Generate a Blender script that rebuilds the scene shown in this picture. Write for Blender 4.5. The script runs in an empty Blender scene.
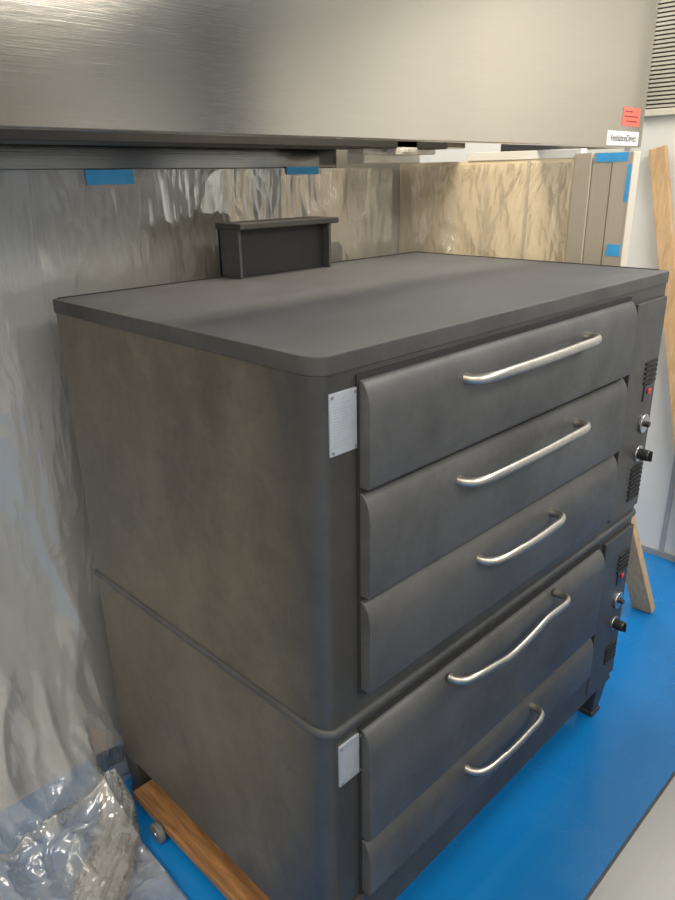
import bpy, math, random
from mathutils import Vector, Matrix, noise
random.seed(4)
scn=bpy.context.scene
col=scn.collection
try:
    scn.view_settings.view_transform='Standard'
    scn.view_settings.look='None'
except Exception: pass

# ------------------------------------------------------------- dimensions
W=1.53; D=1.0185; HS=0.715; HT=1.5455; FL=-0.165
BY=1.25          # back wall
PX=1.70          # partition

# ------------------------------------------------------------- materials
def new_mat(name):
    m=bpy.data.materials.new(name); m.use_nodes=True
    nt=m.node_tree; b=nt.nodes['Principled BSDF']
    return m,nt,b
def coords(nt,scale=(1,1,1),rot=(0,0,0)):
    g=nt.nodes.new('ShaderNodeNewGeometry')
    mp=nt.nodes.new('ShaderNodeMapping'); mp.inputs['Scale'].default_value=scale; mp.inputs['Rotation'].default_value=rot
    nt.links.new(g.outputs['Position'],mp.inputs['Vector']); return mp.outputs[0]
def noise_tex(nt,vec,scale,detail=5,rough=.55,dist=0,typ=None):
    n=nt.nodes.new('ShaderNodeTexNoise'); n.inputs['Scale'].default_value=scale
    if typ:
        n.noise_type=typ; n.normalize=False
    n.inputs['Detail'].default_value=detail; n.inputs['Roughness'].default_value=rough; n.inputs['Distortion'].default_value=dist
    nt.links.new(vec,n.inputs['Vector']); return n.outputs['Fac']
def ramp(nt,fac,stops):
    r=nt.nodes.new('ShaderNodeValToRGB')
    e=r.color_ramp.elements
    while len(e)<len(stops): e.new(.5)
    for i,(p,c) in enumerate(stops):
        e[i].position=p; e[i].color=(c[0],c[1],c[2],1) if not isinstance(c,(int,float)) else (c,c,c,1)
    nt.links.new(fac,r.inputs[0]); return r.outputs[0]
def bump(nt,b,h,strength,dist=.01):
    n=nt.nodes.new('ShaderNodeBump'); n.inputs['Strength'].default_value=strength; n.inputs['Distance'].default_value=dist
    nt.links.new(h,n.inputs['Height'])
    if b is not None: nt.links.new(n.outputs[0],b.inputs['Normal'])
    return n.outputs[0]
def math_n(nt,op,a,b_):
    n=nt.nodes.new('ShaderNodeMath'); n.operation=op
    for i,x in enumerate((a,b_)):
        if isinstance(x,(int,float)): n.inputs[i].default_value=x
        else: nt.links.new(x,n.inputs[i])
    return n.outputs[0]
def pos_range(nt,axis,a,b_,lo=0,hi=1):
    g=nt.nodes.new('ShaderNodeNewGeometry'); s=nt.nodes.new('ShaderNodeSeparateXYZ'); nt.links.new(g.outputs['Position'],s.inputs[0])
    m=nt.nodes.new('ShaderNodeMapRange'); m.interpolation_type='SMOOTHSTEP'
    nt.links.new(s.outputs[axis],m.inputs[0]); m.inputs[1].default_value=a; m.inputs[2].default_value=b_; m.inputs[3].default_value=lo; m.inputs[4].default_value=hi
    return m.outputs[0]
def plain(name,c,rough=.5,metal=0,var=.12,sc=8):
    m,nt,b=new_mat(name)
    v=coords(nt); f=noise_tex(nt,v,sc)
    lo=tuple(x*(1-var) for x in c); hi=tuple(min(1,x*(1+var)) for x in c)
    nt.links.new(ramp(nt,f,[(.3,lo),(.7,hi)]),b.inputs['Base Color'])
    b.inputs['Roughness'].default_value=rough; b.inputs['Metallic'].default_value=metal
    return m
def oven_mat(name,lo,hi,r0,r1,sc=3.0,stretch=(1,1,.6),spec=.5,edge=None):
    m,nt,b=new_mat(name)
    v=coords(nt,stretch); f=noise_tex(nt,v,sc,8,.62,.3)
    v2=coords(nt,(1,1,1)); f2=noise_tex(nt,v2,60,4,.6); f3=noise_tex(nt,v2,11,6,.7,.6)
    s=math_n(nt,'MULTIPLY',f,.62); s=math_n(nt,'ADD',s,math_n(nt,'MULTIPLY',f3,.26)); s=math_n(nt,'ADD',s,math_n(nt,'MULTIPLY',f2,.12))
    c=ramp(nt,s,[(.38,lo),(.62,hi)])
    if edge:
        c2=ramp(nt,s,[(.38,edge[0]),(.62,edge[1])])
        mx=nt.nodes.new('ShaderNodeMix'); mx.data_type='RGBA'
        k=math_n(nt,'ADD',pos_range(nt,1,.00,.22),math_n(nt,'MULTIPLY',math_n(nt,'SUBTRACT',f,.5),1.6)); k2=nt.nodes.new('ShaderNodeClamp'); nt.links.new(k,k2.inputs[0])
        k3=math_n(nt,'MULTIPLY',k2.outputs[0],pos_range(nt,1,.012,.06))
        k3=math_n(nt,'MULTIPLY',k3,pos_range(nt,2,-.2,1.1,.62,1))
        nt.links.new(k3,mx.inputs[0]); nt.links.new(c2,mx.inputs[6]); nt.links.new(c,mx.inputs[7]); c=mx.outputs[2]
    nt.links.new(c,b.inputs['Base Color'])
    nt.links.new(ramp(nt,s,[(.38,r0),(.62,r1)]),b.inputs['Roughness'])
    b.inputs['Metallic'].default_value=.2
    b.inputs['Specular IOR Level'].default_value=spec
    bump(nt,b,f2,.06,.004)
    return m
M_body=oven_mat('blackened_steel',(.032,.031,.029),(.060,.058,.054),.52,.44)
M_side=oven_mat('blackened_steel_side_sheen',(.062,.053,.038),(.128,.109,.078),.48,.38,1.6,(1,1,.6),.5,((.030,.029,.027),(.060,.057,.052)))  # olive light reflected on the side is painted in, fading towards the front
M_top=oven_mat('blackened_steel_top_sheen',(.082,.084,.088),(.128,.131,.137),.54,.62,1.8,(1,1,1),.4)  # lighter grey: overhead light reflected by the top, put into the colour
M_door=oven_mat('blackened_steel_door',(.047,.047,.047),(.085,.085,.085),.56,.46,2.6,(1,1,1),.48)
M_dark=plain('dull_black',(.010,.010,.010),.7)  # plain black; also stands in for shade in the door gaps
M_fluedark=plain('dark_flue_steel',(.020,.020,.020),.5,.2)
M_black=plain('black_plastic',(.012,.012,.012),.35)
M_red=plain('red_plastic',(.45,.02,.015),.35)
M_chrome=plain('satin_nickel_handle',(.44,.42,.38),.40,1,.12,60)
M_plate=plain('etched_plate',(.46,.48,.51),.36,.55,.06,40)
M_ink=plain('grey_etching',(.30,.31,.34),.45,.3)

def steel(name,c,rough,stretch,strength=.15,metal=1):
    m,nt,b=new_mat(name)
    v=coords(nt,stretch); f=noise_tex(nt,v,1,6,.7)
    v2=coords(nt,(1,1,1)); f2=noise_tex(nt,v2,1.3,3)
    nt.links.new(ramp(nt,f,[(.3,tuple(x*.92 for x in c)),(.7,c)]),b.inputs['Base Color'])
    mx=math_n(nt,'MULTIPLY',f2,.12); mx=math_n(nt,'ADD',mx,rough-.05)
    nt.links.new(mx,b.inputs['Roughness'])
    b.inputs['Metallic'].default_value=metal
    bump(nt,b,f,strength,.001)
    return m
M_hood=steel('brushed_stainless',(.55,.505,.43),.14,(2,2,500),.12)
M_skirt=steel('shade_toned_stainless',(.19,.19,.185),.10,(2,2,300),.12)  # underside shade put into the colour, darker than the hood shell
M_table=steel('worn_stainless',(.175,.175,.17),.40,(4,60,60),.10,.8)
M_post=steel('stainless_panel',(.62,.56,.46),.45,(300,300,2),.1,.15)
M_white=plain('white_wall_panel',(.70,.70,.67),.5,0,.03,2)
M_wallback=plain('grey_wall',(.40,.395,.37),.5,.0,.12,1.2)
M_darkg=plain('underside_shade_steel',(.06,.06,.06),.5,.2)  # shade of the hood underside put into this colour
M_wallroom=plain('cream_wall',(.60,.55,.46),.7,0,.05,1.5)
M_wallpart=plain('pale_tan_panel',(.88,.77,.58),.5,0,.03,1.5)
M_ceil=plain('ceiling_tile',(.72,.70,.65),.8,0,.04,3)
M_tape=plain('blue_masking_tape',(.07,.46,1.0),.6,0,.10,30)
M_sred=plain('red_sticker',(.82,.16,.11),.5)
M_swhite=plain('white_label',(.85,.85,.83),.45,0,.02)
M_rub=plain('grey_rubber',(.14,.14,.14),.5)
M_zinc=plain('zinc_metal',(.45,.45,.45),.35,1)
M_slate=plain('slate_reflection_panel',(.12,.14,.17),.5)  # dark colour of the unseen panels reflected in the hood

M_floor,nt,b=new_mat('blue_epoxy_floor')
v=coords(nt); f=noise_tex(nt,v,1.6,4,.5); f2=noise_tex(nt,v,60,3); f3=noise_tex(nt,v,5,4,.6)
nt.links.new(ramp(nt,f,[(.3,(.005,.165,.47)),(.7,(.009,.200,.55))]),b.inputs['Base Color'])
nt.links.new(ramp(nt,f3,[(.35,.14),(.65,.30)]),b.inputs['Roughness']); bump(nt,b,f2,.05,.002)

def wood(name,lo,hi,sc=(14,14,2.5)):
    m,nt,b=new_mat(name)
    v=coords(nt,sc); f=noise_tex(nt,v,2.5,6,.6,1.2)
    nt.links.new(ramp(nt,f,[(.3,lo),(.7,hi)]),b.inputs['Base Color']); b.inputs['Roughness'].default_value=.6
    bump(nt,b,f,.2,.004); return m
M_wood=wood('pine_wood',(.46,.29,.14),(.64,.44,.25))
M_wood2=wood('orange_brown_wood',(.13,.062,.024),(.37,.185,.070),(14,1.6,14))

# thin polythene: clear, finely creased, milky where layers double up
def film(name,milk,haze0,haze1,gl,sc,bs=.6,rg=.17,s1=3.2,lowhaze=0.,cap=.5,k2=.16,kv=.10,kb=.55,kn=.0):
    m=bpy.data.materials.new(name); m.use_nodes=True; nt=m.node_tree
    for n in list(nt.nodes): nt.nodes.remove(n)
    out=nt.nodes.new('ShaderNodeOutputMaterial')
    def warp(vec,amt,scale):
        n=nt.nodes.new('ShaderNodeTexNoise'); n.inputs['Scale'].default_value=scale; n.inputs['Detail'].default_value=2
        nt.links.new(vec,n.inputs['Vector'])
        mu=nt.nodes.new('ShaderNodeVectorMath'); mu.operation='SCALE'; mu.inputs['Scale'].default_value=amt; nt.links.new(n.outputs['Color'],mu.inputs[0])
        ad=nt.nodes.new('ShaderNodeVectorMath'); ad.operation='ADD'; nt.links.new(vec,ad.inputs[0]); nt.links.new(mu.outputs[0],ad.inputs[1]); return ad.outputs[0]
    def voro(vec,scale):
        n=nt.nodes.new('ShaderNodeTexVoronoi'); n.feature='F1'; n.inputs['Scale'].default_value=scale; nt.links.new(vec,n.inputs['Vector']); return n.outputs['Distance']
    v=warp(coords(nt,sc),.35,2.2)
    vd=warp(coords(nt,(1,1,.40),(.45,.5,0)),.3,3)
    ve=warp(coords(nt,(1,1,.45),(-.5,-.6,0)),.3,4)
    vv=warp(coords(nt,(1,1,.10)),.10,5)
    big=noise_tex(nt,v,2.2,2,.5,.6)
    a=voro(v,s1); b_=voro(vd,s1*2.8); c_=voro(ve,s1*6.5); vert=noise_tex(nt,vv,22,3,.6,.3)
    msk=ramp(nt,noise_tex(nt,coords(nt),1.9,2),[(.40,.30),(.60,1.)])
    mskv=ramp(nt,noise_tex(nt,coords(nt,(1,1,.5)),2.6,2),[(.42,.10),(.60,1.)])
    h=math_n(nt,'ADD',math_n(nt,'MULTIPLY',big,kb),math_n(nt,'MULTIPLY',a,.28))
    h=math_n(nt,'ADD',h,math_n(nt,'MULTIPLY',math_n(nt,'ADD',math_n(nt,'MULTIPLY',b_,k2),math_n(nt,'MULTIPLY',c_,k2*.5)),msk))
    h=math_n(nt,'ADD',h,math_n(nt,'MULTIPLY',math_n(nt,'MULTIPLY',vert,kv),mskv))
    nrm=bump(nt,None,h,bs,.07)
    tr=nt.nodes.new('ShaderNodeBsdfTransparent'); tr.inputs[0].default_value=(.97,.97,.97,1)
    df=nt.nodes.new('ShaderNodeBsdfDiffuse'); df.inputs[0].default_value=(*milk,1); nt.links.new(nrm,df.inputs['Normal'])
    tl=nt.nodes.new('ShaderNodeBsdfTranslucent'); tl.inputs[0].default_value=(*milk,1)
    md=nt.nodes.new('ShaderNodeMixShader'); md.inputs[0].default_value=.3; nt.links.new(df.outputs[0],md.inputs[1]); nt.links.new(tl.outputs[0],md.inputs[2])
    gs=nt.nodes.new('ShaderNodeBsdfGlossy'); gs.inputs[0].default_value=(1,1,.98,1); gs.inputs['Roughness'].default_value=rg; nt.links.new(nrm,gs.inputs['Normal'])
    fr=nt.nodes.new('ShaderNodeFresnel'); fr.inputs[0].default_value=1.5; nt.links.new(nrm,fr.inputs['Normal'])
    hz=ramp(nt,a,[(.15,haze0),(.75,haze1)])
    if lowhaze: hz=math_n(nt,'ADD',hz,pos_range(nt,2,.55,-.05,0,lowhaze))
    mz=nt.nodes.new('ShaderNodeMixShader'); nt.links.new(hz,mz.inputs[0]); nt.links.new(tr.outputs[0],mz.inputs[1]); nt.links.new(md.outputs[0],mz.inputs[2])
    k=math_n(nt,'MULTIPLY',fr.outputs[0],gl); k=math_n(nt,'MINIMUM',k,cap)
    mg=nt.nodes.new('ShaderNodeMixShader'); nt.links.new(k,mg.inputs[0]); nt.links.new(mz.outputs[0],mg.inputs[1]); nt.links.new(gs.outputs[0],mg.inputs[2])
    nt.links.new(mg.outputs[0],out.inputs[0])
    return m
M_film=film('clear_plastic_film',(.60,.60,.58),.15,.34,2.1,(1,1,.30),.6,.14,3.6,.22,.33,.17,.11,.5)
M_film2=film('clear_plastic_film_warm',(.92,.84,.68),.24,.32,2.6,(1,1,.40),.7,.14,5.0,0,.40,.22,.10,.35)

# ------------------------------------------------------------- mesh helpers
def obj_from(name,verts,faces,mat,parent=None,smooth=False,bevel=0,seg=2):
    me=bpy.data.meshes.new(name); me.from_pydata([tuple(v) for v in verts],[],faces); me.update()
    o=bpy.data.objects.new(name,me); col.objects.link(o)
    if mat: me.materials.append(mat)
    if smooth:
        for p in me.polygons: p.use_smooth=True
    if bevel:
        m=o.modifiers.new('bevel','BEVEL'); m.width=bevel; m.segments=seg; m.limit_method='ANGLE'; m.angle_limit=math.radians(35)
    if parent: o.parent=parent
    return o
def boxdata(x0,x1,y0,y1,z0,z1,off=0):
    v=[(x0,y0,z0),(x1,y0,z0),(x1,y1,z0),(x0,y1,z0),(x0,y0,z1),(x1,y0,z1),(x1,y1,z1),(x0,y1,z1)]
    f=[(0,3,2,1),(4,5,6,7),(0,1,5,4),(1,2,6,5),(2,3,7,6),(3,0,4,7)]
    return v,[tuple(i+off for i in q) for q in f]
def box(name,x0,x1,y0,y1,z0,z1,mat,parent=None,bevel=0):
    v,f=boxdata(x0,x1,y0,y1,z0,z1); return obj_from(name,v,f,mat,parent,False,bevel)
def boxes(name,L,mat,parent=None,bevel=0):
    V=[];F=[]
    for b_ in L:
        v,f=boxdata(*b_,off=len(V)); V+=v;F+=f
    return obj_from(name,V,F,mat,parent,False,bevel)
def rounded_outline(x0,x1,y0,y1,rx,ry,rfr,n=12,rb=.004):
    pts=[]
    def arc(cx,cy,ax,ay,a0,a1):
        for i in range(n+1):
            a=a0+(a1-a0)*i/n; pts.append((cx+ax*math.cos(a),cy+ay*math.sin(a)))
    arc(x0+rx,y0+ry,rx,ry,math.pi,1.5*math.pi)
    arc(x1-rfr,y0+rfr,rfr,rfr,1.5*math.pi,2*math.pi)
    arc(x1-rb,y1-rb,rb,rb,0,.5*math.pi); arc(x0+rb,y1-rb,rb,rb,.5*math.pi,math.pi)
    return pts
def prism(name,pts,z0,z1,mat,parent=None,bevel=.003,profile=None):
    n=len(pts); prof=profile or [(0,z0),(0,z1)]
    V=[];F=[]
    for ins,z in prof:
        for i,(x,y) in enumerate(pts):
            a=pts[i-1]; c=pts[(i+1)%n]
            tx,ty=c[0]-a[0],c[1]-a[1]; l=math.hypot(tx,ty) or 1
            nx,ny=ty/l,-tx/l
            V.append((x-nx*ins,y-ny*ins,z))
    for k in range(len(prof)-1):
        for i in range(n):
            j=(i+1)%n; F.append((k*n+i,k*n+j,(k+1)*n+j,(k+1)*n+i))
    F.append(tuple(range(n-1,-1,-1))); F.append(tuple((len(prof)-1)*n+i for i in range(n)))
    o=obj_from(name,V,F,mat,parent,True,bevel)
    try: o.data.set_sharp_from_angle(angle=math.radians(40))
    except Exception: pass
    m=o.modifiers.new('wn','WEIGHTED_NORMAL'); m.keep_sharp=True
    return o
def tube_data(path,r,n=12,off=0,radii=None,flat=1):
    V=[];F=[];P=[Vector(p) for p in path]
    up=Vector((0,0,1))
    for i,p in enumerate(P):
        t=(P[min(i+1,len(P)-1)]-P[max(i-1,0)]).normalized()
        u=t.cross(up)
        if u.length<1e-3: u=t.cross(Vector((1,0,0)))
        u.normalize(); w=u.cross(t).normalized()
        rr=radii[i] if radii else r
        for k in range(n):
            a=2*math.pi*k/n; V.append(p+u*math.cos(a)*rr*flat+w*math.sin(a)*rr)
    for i in range(len(P)-1):
        for k in range(n):
            F.append(tuple(off+q for q in (i*n+k,i*n+(k+1)%n,(i+1)*n+(k+1)%n,(i+1)*n+k)))
    F.append(tuple(off+k for k in range(n-1,-1,-1))); F.append(tuple(off+(len(P)-1)*n+k for k in range(n)))
    return V,F
def smooth_path(ctrl,n=8):
    P=[Vector(c) for c in ctrl]; out=[]
    Q=[P[0]*2-P[1]]+P+[P[-1]*2-P[-2]]
    for i in range(1,len(Q)-2):
        for k in range(n):
            t=k/n; a,b_,c,d=Q[i-1],Q[i],Q[i+1],Q[i+2]
            out.append(.5*((2*b_)+(c-a)*t+(2*a-5*b_+4*c-d)*t*t+(3*b_-a-3*c+d)*t**3))
    out.append(P[-1]); return out
def cyl(name,c,axis,r,h,mat,parent=None,n=24,bevel=.002):
    c=Vector(c);a=Vector(axis).normalized()
    V,F=tube_data([c-a*h/2,c+a*h/2],r,n)
    o=obj_from(name,V,F,mat,parent,False,bevel); return o
def empty(name,loc,label,cat):
    o=bpy.data.objects.new(name,None); o.location=loc; o.empty_display_size=.1; col.objects.link(o)
    o['label']=label; o['category']=cat; return o
def adopt(par,child):
    child.parent=par; child.matrix_parent_inverse=Matrix.Translation(par.location).inverted()
def tag(o,label,cat,group=None):
    o['label']=label;o['category']=cat
    if group:o['group']=group
def struct(o): o['kind']='structure'

# ------------------------------------------------------------- room
RX0,RX1,RY0,RY1,CZ=-3.2,2.9,-4.2,2.6,3.05
struct(box('floor',RX0-.1,RX1+.1,RY0-.1,RY1+.1,FL-.1,FL,M_floor))
struct(box('ceiling',RX0-.1,RX1+.1,RY0-.1,RY1+.1,CZ,CZ+.1,M_ceil))
struct(box('wall_back',RX0,PX+.03,BY,BY+.08,FL,CZ,M_wallback))
struct(box('wall_far',PX+.03,RX1,RY1-.08,RY1,FL,CZ,M_white))
struct(box('wall_left',RX0-.1,RX0,RY0,BY,FL,CZ,M_wallroom))
struct(box('wall_front',RX0,RX1,RY0-.1,RY0,FL,CZ,M_wallroom))
wr=box('wall_right',RX1,RX1+.1,RY0,RY1,FL,CZ,M_white); struct(wr)
tr=boxes('trim_1',[(RX1-.008,RX1,y-.012,y+.012,FL,CZ) for y in (-1.9,-.75,.335,.80,1.5)],plain('grey_joint',(.36,.37,.37),.5)); struct(tr)
bb=box('baseboard_right',RX1-.012,RX1,RY0,RY1,FL,FL+.035,plain('grey_base',(.30,.31,.32),.5)); struct(bb)
struct(box('wall_partition',PX,PX+.03,.245,BY,FL,1.885,M_wallpart))
struct(box('trim_2',PX-.006,PX+.036,.42,.90,1.885,1.915,M_swhite,None,.002))
struct(boxes('trim_4',[(PX-.004,PX,.62,.632,FL,1.88)],M_post))
pp=boxes('trim_3',[(PX-.012,PX,.235,.30,FL,1.90),(PX-.008,PX,.304,.372,FL,1.90),(PX-.012,PX,.376,.44,FL,1.90),(PX-.012,PX+.04,.228,.240,FL,1.90)],M_post,None,.002); struct(pp)
struct(boxes('reflection_panel_1',[(RX1-.05,RX1-.001,-3.35,-2.55,FL,2.95),(RX1-.075,RX1-.05,-3.30,-2.97,FL+.05,2.9),(RX1-.075,RX1-.05,-2.93,-2.60,FL+.05,2.9)],M_slate,None,.004))  # unseen dark panel added to reflect as a dark band in the hood
struct(boxes('reflection_panel_2',[(2.15,2.85,RY0+.001,RY0+.05,FL,2.9)],M_swhite,None,.004))  # unseen white panel added for a bright patch in the hood's reflection
struct(boxes('reflection_panel_3',[(1.35,1.75,RY0+.001,RY0+.05,FL,2.9)],M_slate,None,.004))  # another unseen dark panel, added for contrast in the hood's reflections

# ------------------------------------------------------------- oven
oven=empty('pizza_oven',(W/2,D/2,FL),'black double-deck steel pizza oven with five doors beside plastic-covered wall','pizza oven')
def P(o): adopt(oven,o); return o
up_out=rounded_outline(.000,W,.000,D-.002,.032,.052,.012)
lo_out=rounded_outline(.001,W-.001,.001,D-.003,.032,.052,.012)
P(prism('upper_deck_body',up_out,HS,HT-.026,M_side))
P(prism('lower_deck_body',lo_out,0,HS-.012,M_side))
ro=rounded_outline(-.004,W+.002,-.006,D,.036,.058,.014)
P(prism('deck_bead',ro,HS-.02,HS+.004,M_door,None,0,[(.004,HS-.020),(.001,HS-.017),(-.002,HS-.011),(-.003,HS-.005),(-.002,HS+.001),(.001,HS+.005),(.006,HS+.006)]))
to=rounded_outline(-.003,W+.002,-.004,D+.001,.038,.058,.014,12)
tp=P(prism('top_panel',to,HT-.036,HT,M_body,None,0,[(.0025,HT-.037),(.0005,HT-.036),(0,HT-.034),(0,HT-.006),(.0012,HT-.0015),(.0035,HT)]))
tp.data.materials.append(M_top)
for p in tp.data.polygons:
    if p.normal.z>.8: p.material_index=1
P(boxes('top_edge_strip',[(.01,W-.004,D-.010,D-.002,HT,HT+.002),(W-.010,W-.003,.03,D-.012,HT,HT+.002)],M_dark))

DX0,DX1=.104,1.255
DD=.034
doors=[(1.268,1.490,.417,.933,1.440),(1.022,1.260,.412,.928,1.205),(.784,1.014,.512,.843,.964),(.346,.675,.415,.928,.666),(.165,.339,.515,.843,.298)]
P(boxes('door_gap_shade',[(DX0-.006,DX1+.008,-.005,.001,.775,1.497),(DX0-.006,DX1+.008,-.005,.002,.155,.682)],M_dark))  # black backing paints the shade between and around the doors
def door_mesh(z0,z1):
    prof=[(.0,z0),(-DD+.008,z0),(-DD+.003,z0+.003),(-DD,z0+.010),(-DD,z1-.068)]
    for i in range(1,15):
        a=i/14*math.pi/2
        prof.append((-DD+(DD-.004)*(1-math.cos(a)),z1-.068+.064*math.sin(a)))
    prof.append((0,z1-.004))
    n=len(prof);V=[];F=[]
    for x in (DX0,DX1):
        for y,z in prof: V.append((x,y,z))
    for i in range(n):
        j=(i+1)%n; F.append((i,n+i,n+j,j))
    F.append(tuple(range(n))); F.append(tuple(range(2*n-1,n-1,-1)))
    return V,F
for i,(z0,z1,hx0,hx1,hz) in enumerate(doors):
    V,F=door_mesh(z0,z1)
    d=obj_from('door',V,F,M_door,None,True,.0015,1)
    try: d.data.set_sharp_from_angle(angle=math.radians(40))
    except Exception: pass
    P(d)
    yb=-.086; s=1 if i==3 else 0
    q_=hx1-hx0
    ctrl=[(hx0-.014,-.028,hz-.007),(hx0-.010,-.048,hz-.007),(hx0+.004,-.068,hz-.005),(hx0+.035,-.081,hz-.002),(hx0+.09,yb,hz-.006*s),(hx0+q_*.35,yb-.002,hz-.016*s),(hx0+q_*.55,yb-.002,hz-.006*s),(hx0+q_*.72,yb,hz+.006*s),(hx1-.045,yb+.002,hz+.002*s),(hx1-.012,-.074,hz),(hx1,-.055,hz-.002),(hx1+.002,-.024,hz-.004)]
    path=smooth_path(ctrl,6); n_=len(path)
    rad=[.0118+.0018*max(0,1-k/5)+.0018*max(0,1-(n_-1-k)/5) for k in range(n_)]
    V,F=tube_data(path,.0115,14,0,rad,.8)
    h=obj_from('handle',V,F,M_chrome,None,True); h['label']='satin nickel bar handle'
    h.parent=d
for z0,z1,x0 in ((1.353,1.474,.028),(.552,.665,.035)):
    n=P(box('nameplate',x0,x0+.072,-.0035,.008,z0,z1,M_plate,None,.0008)); n['label']='silver etched rating plate'
    L=[]; z=z1-.020
    while z>z0+.016:
        x=x0+.010; e=x0+.060-random.random()*.02
        while x<e:
            l=.003+random.random()*.008; L.append((x,min(x+l,e),-.0039,-.0034,z-.0010,z)); x+=l+.0022
        z-=.0056
    q=boxes('etched_rows',L,M_ink); q.parent=n
    for sx in (x0+.006,x0+.066):
        for sz in (z0+.007,z1-.007):
            r=cyl('rivet',(sx,-.004,sz),(0,1,0),.003,.003,M_rub,None,12,0); r.parent=n
def panel(z0,z1,lou,sw,dial,knob):
    c=P(box('control_panel',1.300,1.515,-.012,.002,z0,z1,M_body,None,.003))
    for (a,b_) in lou:
        k=int((b_-a)/.016); L=[]
        for i in range(k):
            z=a+i*.016; L.append((1.415,1.500,-.018,-.011,z,z+.008))
        q=boxes('louvre',L,M_dark,None,.001); q.parent=c
    q=boxes('switch',[(1.425,1.490,-.016,-.011,sw-.026,sw+.026)],M_black,None,.002); q.parent=c
    q=box('indicator_lamp',1.447,1.467,-.021,-.015,sw-.004,sw+.014,M_red,None,.003); q.parent=c; q['label']='small red indicator lamp'
    q=cyl('dial',(1.455,-.016,dial),(0,1,0),.032,.010,M_zinc,None,28); q.parent=c; q['label']='silver dial ring'
    q=cyl('dial_pointer',(1.455,-.028,dial),(0,1,0),.010,.018,M_black,None,20,.002); q.parent=c
    q=cyl('knob_ring',(1.455,-.014,knob),(0,1,0),.028,.006,M_zinc,None,28); q.parent=c; q['label']='silver bezel ring'
    q=cyl('knob',(1.455,-.034,knob),(0,1,0),.019,.036,M_black,None,20,.004); q.parent=c; q['label']='black control knob'
    q=box('knob_grip',1.451,1.459,-.060,-.05,knob-.018,knob+.018,M_black,None,.002); q.parent=c
panel(.75,1.47,[(1.20,1.285),(.79,.925)],1.168,1.062,.955)
panel(.04,.67,[(.51,.60),(.12,.21)],.482,.385,.285)
P(box('bottom_sill',.07,W-.03,-.008,.01,.01,.15,M_body,None,.004))
def leg(x,y,zb,fw=.050):
    V=[];F=[]
    secs=[(.0,fw),(-.012,fw),(-.016,min(fw,.042)),(zb+.020,.028),(zb+.016,.034),(zb,.034)]
    for z,r in secs:
        for dx,dy in ((-1,-1),(1,-1),(1,1),(-1,1)): V.append((x+dx*r,y+dy*r,z))
    for k in range(len(secs)-1):
        for i in range(4):
            j=(i+1)%4; F.append((k*4+i,(k+1)*4+i,(k+1)*4+j,k*4+j))
    F.append((0,1,2,3)); n=(len(secs)-1)*4; F.append((n+3,n+2,n+1,n))
    P(obj_from('leg',V,F,M_body,None,False,.003))
BT=-.092
leg(.036,D-.040,FL,.036); leg(.055,.10,BT+.001); leg(W-.050,.050,FL); leg(W-.055,D-.06,FL)
fx0,fx1,fy0,fy1=.560,.955,.925,1.03
P(boxes('flue_box',[(fx0,fx0+.010,fy0,fy1,HT,HT+.150),(fx1-.010,fx1,fy0,fy1,HT,HT+.150),(fx0,fx1,fy1-.012,fy1,HT,HT+.150)],M_door,None,.002))
P(box('flue_front',fx0+.010,fx1-.010,fy0+.030,fy0+.038,HT,HT+.150,M_fluedark,None,.002))
P(box('flue_cap',fx0-.006,fx1+.020,fy0-.020,fy1+.004,HT+.146,HT+.164,M_body,None,.003))

# ------------------------------------------------------------- dolly under one end
dolly=empty('furniture_dolly',(.03,.45,FL),'orange-brown wooden dolly with grey casters under the oven','dolly')
bd=box('board',-.030,.10,-.30,D-.085,BT-.034,BT,M_wood2,None,.004); adopt(dolly,bd)
for y in (.76,-.15):
    c=cyl('caster',(-.044,y,FL+.034),(1,0,0),.034,.022,M_rub,None,28,.005); adopt(dolly,c); c['label']='grey swivel caster wheel'
    h_=cyl('wheel_hub',(-.044,y,FL+.034),(1,0,0),.012,.028,M_zinc,None,20,.002); h_.parent=c
    k=boxes('caster_bracket',[(-.034,-.028,y-.016,y+.016,FL+.03,BT-.002)],M_zinc,None,.001); k.parent=c

# ------------------------------------------------------------- hood
HZ=1.932; HY=.55; HX0,HX1=-2.6,2.475
hood=empty('exhaust_hood',((HX0+HX1)/2,.9,HZ),'stainless steel exhaust hood hanging above the oven','exhaust hood')
hb=boxes('hood_shell',[(HX0,HX1,HY,HY+.012,HZ,2.62),(HX1-.012,HX1,HY+.012,BY,HZ,2.62),(HX0,HX0+.012,HY+.012,BY,HZ,2.62),(HX0,HX1,HY,BY,2.62,2.64),(HX0,HX1,HY+.012,HY+.05,HZ,HZ+.012)],M_hood,None,.003); adopt(hood,hb)
bk=boxes('rear_channel_shade',[(HX0+.012,PX-.1,BY-.32,BY-.14,HZ-.003,HZ+.16)],M_darkg,None,.004); adopt(hood,bk)  # dark strip standing in for the shaded hood underside
bk=boxes('rear_skirt',[(HX0+.012,1.30,BY-.014,BY-.004,1.870,HZ+.20)],M_skirt,None,.002); adopt(hood,bk)
bk=boxes('hood_end_filler',[(PX-.1,PX+.02,BY-.32,BY-.2,HZ+.0,HZ+.16)],M_hood,None,.004); adopt(hood,bk)
M_bright=plain('bright_zinc_fitting',(.80,.79,.76),.3,.3)
fx=boxes('grease_cup_bracket',[(1.30,1.42,.93,.98,HZ-.026,HZ+.03),(1.33,1.39,.905,.935,HZ-.020,HZ-.002),(1.20,1.62,1.00,1.08,HZ-.020,HZ),(1.32,1.66,1.11,1.2,HZ-.050,HZ)],M_bright,None,.005); adopt(hood,fx)
s=box('red_sticker',2.265,2.425,HY-.0015,HY+.001,2.012,2.082,M_sred); adopt(hood,s); s['label']='small red sticker with dark print'
L=[]
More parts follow.
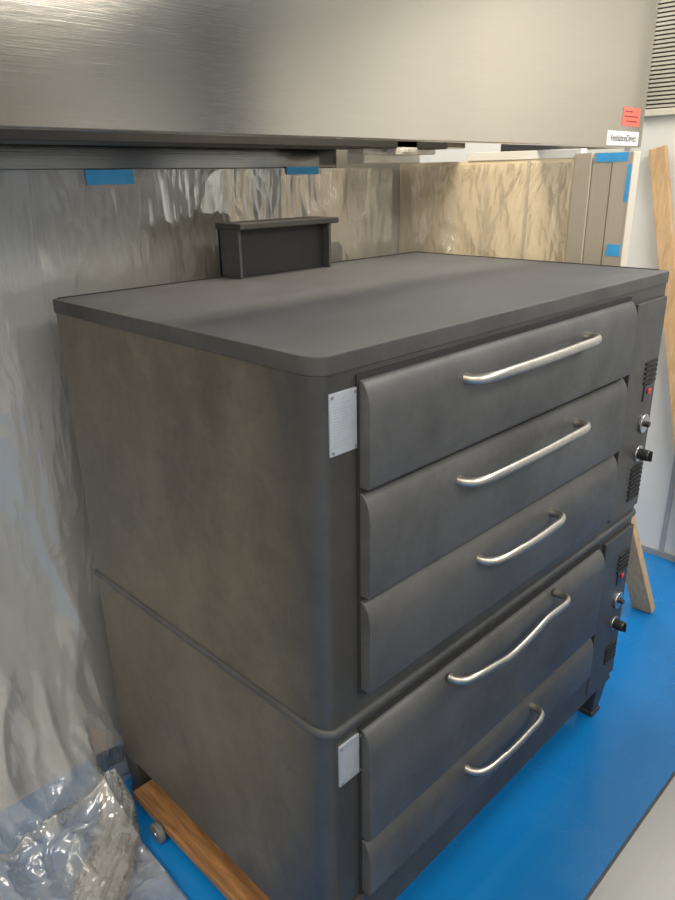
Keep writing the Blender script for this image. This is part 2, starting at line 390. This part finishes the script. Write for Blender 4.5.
for k,(a,b_) in enumerate(((2.285,2.36),(2.28,2.40),(2.30,2.385))):
    x=a
    while x<b_:
        l=.006+random.random()*.012; L.append((x,x+l,HY-.0022,HY-.0012,2.064-k*.018,2.069-k*.018)); x+=l+.004
q=boxes('sticker_print',L,plain('dark_red_ink',(.25,.03,.03),.6)); q.parent=s
bpy.context.view_layer.update(); q.matrix_parent_inverse=s.matrix_world.inverted()
s2=box('name_label',2.145,2.435,HY-.0015,HY+.001,1.938,1.992,M_swhite); adopt(hood,s2); s2['label']='white label with dark lettering'
def text(body,size,loc,mat,parent,name='lettering',sx=1,off=.0):
    cu=bpy.data.curves.new('t','FONT'); cu.body=body; cu.size=size; cu.extrude=.0004; cu.offset=off; cu.align_x='CENTER'; cu.align_y='CENTER'
    t=bpy.data.objects.new('t',cu); col.objects.link(t)
    bpy.context.view_layer.update()
    me=bpy.data.meshes.new_from_object(t.evaluated_get(bpy.context.evaluated_depsgraph_get()))
    bpy.data.objects.remove(t)
    me.transform(Matrix.Translation(loc)@Matrix.Rotation(math.pi/2,4,'X')@Matrix.Diagonal((sx,1,1,1)))
    o=bpy.data.objects.new(name,me); col.objects.link(o); me.materials.clear(); me.materials.append(mat)
    bpy.context.view_layer.update(); o.parent=parent; o.matrix_parent_inverse=parent.matrix_world.inverted()
    return o
text('VentilationDirect',.038,(2.290,HY-.002,1.965),M_black,s2,'lettering',.90,0)

# ------------------------------------------------------------- plastic sheeting
def nz(x,y,z): return noise.noise(Vector((x,y,z)))
def crease(x,y,seed,k=2.0): return (1-min(1,abs(nz(x,y,seed))*k))**1.6
def sheet(name,nu,nv,fn,mat,label):
    V=[];F=[]
    for j in range(nv+1):
        for i in range(nu+1):
            V.append(fn(i/nu,j/nv))
    for j in range(nv):
        for i in range(nu):
            a=j*(nu+1)+i; F.append((a,a+1,a+nu+2,a+nu+1))
    o=obj_from(name,V,F,mat,None,True); tag(o,label,'plastic sheet'); return o
SX1=PX-.075
def f_back(u,v):
    x=-1.5+u*(SX1+1.5); top=1.868
    ln=top-FL+.85; s=v*ln
    k=max(0,min(1,(.34-x)/.5)); k=k*k*(3-2*k)
    hang=min(s,top-FL-.10)
    z=top-hang; y=BY-.016
    rest=s-hang
    if z<.75: y-=(.75-z)**2*.30*k
    am=min(1,s*1.2+.06)*(.35+.65*k)
    dx=x+.12*z*(.5+nz(x*.8,0,31))
    w=.024*(nz(dx*3.6,z*.30,3)+.5)+.015*crease(dx*3.0,z*.45,7)+.006*crease(dx*7+z*1.0,z*.9,2,2.0)
    y-=max(0,w)*am+.004
    q=max(0,min(1,(.6-z)/.5))*k
    amp=q*(.050*crease(x*3.2,z*1.6+rest*2.4,4)+.026*crease(x*7,z*2.6+rest*3.5,14)+.006*crease(x*16,z*6+rest*8,24))
    y-=amp; x+=q*.04*nz(x*4,z*4,8)
    if rest>0:
        y-=rest*.60*k
        fall=math.exp(-rest*5)
        z=FL+.006+.10*fall+k*(.05*max(0,nz(x*4,rest*4,1)+.3)+.05*crease(x*3.5,rest*3,5)+.024*crease(x*8,rest*5,6)+.007*crease(x*18,rest*14,16))*max(0,1-rest/.95)
    y=min(y,BY-.015)
    if x>-.10 : y=max(y,D+.035)
    return (x,y,z)
ps=sheet('plastic_sheeting',400,330,f_back,M_film,'clear wrinkled plastic sheeting hung on the wall and spilling on floor')
def f_part(u,v):
    y=BY-.02-u*(BY-.02-.44); z=1.872-v*1.9
    am=min(1,v*8+.1)
    w=.012*(nz(y*5,z*.5,13)+.4)+.010*crease(y*4+z*1.4,z*1.0,17)+.006*crease(y*8-z*3,z*2.0,12)
    return (PX-.010-max(0,w)*am-.004,y,z)
ps2=sheet('plastic_sheeting',140,190,f_part,M_film2,'translucent warm-toned plastic sheeting taped over the partition')
def bunch():
    A=smooth_path([(-.085,1.00,-.02),(-.095,.94,-.07),(-.13,.86,-.10),(-.21,.76,-.110),(-.35,.62,-.12),(-.55,.46,-.125)],12)
    V=[];F=[];n=64
    for i,p in enumerate(A):
        t=(A[min(i+1,len(A)-1)]-A[max(i-1,0)]).normalized(); u=t.cross(Vector((0,0,1))).normalized(); w=u.cross(t)
        f=i/(len(A)-1); R=.024+.045*f
        for k in range(n):
            a=2*math.pi*k/n; tw=a+f*2.5
            r_=R*(.70+.45*crease(math.cos(tw)*2.6,math.sin(tw)*2.6,f*1.2+11,2.2)+.2*crease(math.cos(tw)*6,math.sin(tw)*6,f*2+3,2.2)+.2*nz(math.cos(a)*2,math.sin(a)*2,f*5))
            q=p+u*math.cos(a)*r_*1.25+w*math.sin(a)*r_*.75
            q.z=max(q.z,FL+.003); V.append(q)
    for i in range(len(A)-1):
        for k in range(n): F.append((i*n+k,i*n+(k+1)%n,(i+1)*n+(k+1)%n,(i+1)*n+k))
    o=obj_from('plastic_sheeting',V,F,M_film,None,True); tag(o,'twisted bunch of clear plastic lying beside the wooden dolly','plastic sheet'); return o
ps3=bunch()
for o in (ps,ps2,ps3): o['group']='protective plastic sheeting'

def tape(x0,x1,y0,y1,z0,z1,lab,rot=0):
    flat_x=abs(y1-y0)<.005; n=10; V=[];F=[]
    for i in range(n+1):
        t=i/n; rag=.0018*random.random()
        xr=(.003*random.random() if i in (0,n) else 0)
        if flat_x: V+= [(x0+(x1-x0)*t+xr,y0,z0+rag+rot*t),(x0+(x1-x0)*t,y0,z1+rot*t)]
        else: V+= [(x0,y0+(y1-y0)*t+xr,z0+rag),(x0,y0+(y1-y0)*t,z1)]
    for i in range(n): F.append((2*i,2*i+2,2*i+3,2*i+1))
    o=obj_from('masking_tape',V,F,M_tape,None,False)
    m=o.modifiers.new('s','SOLIDIFY'); m.thickness=.0006
    tag(o,lab,'tape','strips of blue masking tape'); return o
tape(.245,.40,BY-.026,BY-.026,1.826,1.868,'blue masking tape holding plastic sheeting to the wall')
tape(1.03,1.19,BY-.026,BY-.026,1.846,1.874,'blue masking tape holding plastic sheeting to the wall')
tape(PX-.0135,PX-.0135,.246,.36,1.868,1.898,'blue masking tape across top of steel partition edge')
tape(PX-.0135,PX-.0135,.236,.285,1.56,1.60,'short blue masking tape piece on partition edge')
tape(PX-.0135,PX-.0135,.231,.243,1.74,1.86,'narrow upright blue masking tape on partition edge')

# ------------------------------------------------------------- timber props
def plank(a,b_,w,t,mat,label,side=(0,1,0)):
    a=Vector(a);b_=Vector(b_); d=(b_-a).normalized(); s=Vector(side); s=(s-d*s.dot(d)).normalized(); n=d.cross(s)
    V=[];F=[]
    for p in (a,b_):
        for i,j in ((-1,-1),(1,-1),(1,1),(-1,1)): V.append(p+s*w/2*i+n*t/2*j)
    F=[(0,1,2,3),(7,6,5,4),(0,4,5,1),(1,5,6,2),(2,6,7,3),(3,7,4,0)]
    o=obj_from('wood_plank',V,F,mat,None,False,.003); tag(o,label,'wood plank'); return o
plank((2.86,.635,1.94),(2.80,.12,FL+.01),.078,.035,M_wood,'pale pine plank leaning against the white wall')
plank((2.32,.185,FL+.012),(1.95,.30,.72),.10,.04,M_wood,'short pine board propped on floor behind the oven')

# ------------------------------------------------------------- wall vent
vent=empty('wall_vent',(RX1-.02,.65,2.3),'beige louvred air vent mounted on the white wall','vent')
V_=[(RX1-.03,RX1-.001,.42,.45,2.08,2.72),(RX1-.03,RX1-.001,.73,.76,2.08,2.72),(RX1-.03,RX1-.001,.42,.76,2.08,2.11),(RX1-.03,RX1-.001,.42,.76,2.69,2.72)]
fr=boxes('vent_frame',V_,plain('beige_paint',(.62,.58,.48),.5),None,.003); adopt(vent,fr)
sl=boxes('vent_slats',[(RX1-.022,RX1-.006,.452,.728,2.116+i*.018,2.127+i*.018) for i in range(32)],plain('dark_beige',(.46,.43,.36),.5)); adopt(vent,sl)
bkp=box('vent_core',RX1-.005,RX1-.001,.45,.73,2.11,2.69,plain('vent_brown',(.10,.09,.075),.6)); adopt(vent,bkp)

# ------------------------------------------------------------- steel table
tb=empty('steel_table',(.8,-.93,FL),'worn stainless steel work table beside the oven','table')
a=box('table_top',-.2,1.85,-1.32,-.547,.61,.65,M_table,None,.008); adopt(tb,a)
for x in (-.14,1.79):
    for y in (-1.26,-.61):
        q=cyl('leg',(x,y,(FL+.61)/2),(0,0,1),.02,.61-FL,M_zinc,None,20); adopt(tb,q)
q=box('undershelf',-.16,1.81,-1.28,-.59,.10,.12,M_table,None,.003); adopt(tb,q)

# ------------------------------------------------------------- lights
def area(loc,rot,sx,sy,e,c,lab='rectangular fluorescent ceiling panel lamp'):
    l=bpy.data.lights.new('lamp','AREA'); l.shape='RECTANGLE'; l.size=sx; l.size_y=sy; l.energy=e; l.color=c
    o=bpy.data.objects.new('ceiling_lamp',l); o.location=loc; o.rotation_euler=rot; col.objects.link(o); 
    o['label']=lab; o['category']='lamp'; return o
warm=(1,.88,.70); neut=(1,.95,.87)
area((-2.2,-.4,CZ-.03),(0,0,0),.9,1.6,78,warm)
area((-.5,-2.2,CZ-.03),(0,0,0),1.6,.9,74,neut)
area((-1.9,-3.2,CZ-.03),(0,0,0),1.6,.9,54,neut)
area((1.15,-2.0,CZ-.03),(0,0,0),.9,.9,44,neut)
area((1.9,-.6,CZ-.03),(0,0,0),.9,.9,40,neut)
area((2.3,1.6,CZ-.03),(0,0,0),.7,1.2,34,neut)
l=area((.95,.78,2.55),(0,0,0),.9,.2,14,warm,'strip lamp inside the exhaust hood'); l.name='hood_lamp'
w=bpy.data.worlds.new('world'); scn.world=w; w.use_nodes=True
w.node_tree.nodes['Background'].inputs[0].default_value=(.8,.85,.9,1); w.node_tree.nodes['Background'].inputs[1].default_value=.15

# ------------------------------------------------------------- camera
yaw,pit,rol=.7820,.3656,.0177
fwd=Vector((math.sin(yaw)*math.cos(pit),math.cos(yaw)*math.cos(pit),-math.sin(pit)))
r=Vector((math.cos(yaw),-math.sin(yaw),0)); d=fwd.cross(r)
r2=r*math.cos(rol)+d*math.sin(rol); d2=-r*math.sin(rol)+d*math.cos(rol)
cd=bpy.data.cameras.new('camera'); cam=bpy.data.objects.new('camera',cd); col.objects.link(cam)
m=Matrix((( r2.x,-d2.x,-fwd.x,-.8284),(r2.y,-d2.y,-fwd.y,-.8834),(r2.z,-d2.z,-fwd.z,1.8388),(0,0,0,1)))
cam.matrix_world=m
cd.sensor_fit='VERTICAL'; cd.sensor_height=36; cd.sensor_width=27; cd.lens=715.3*36/900; cd.clip_start=.02
scn.camera=cam
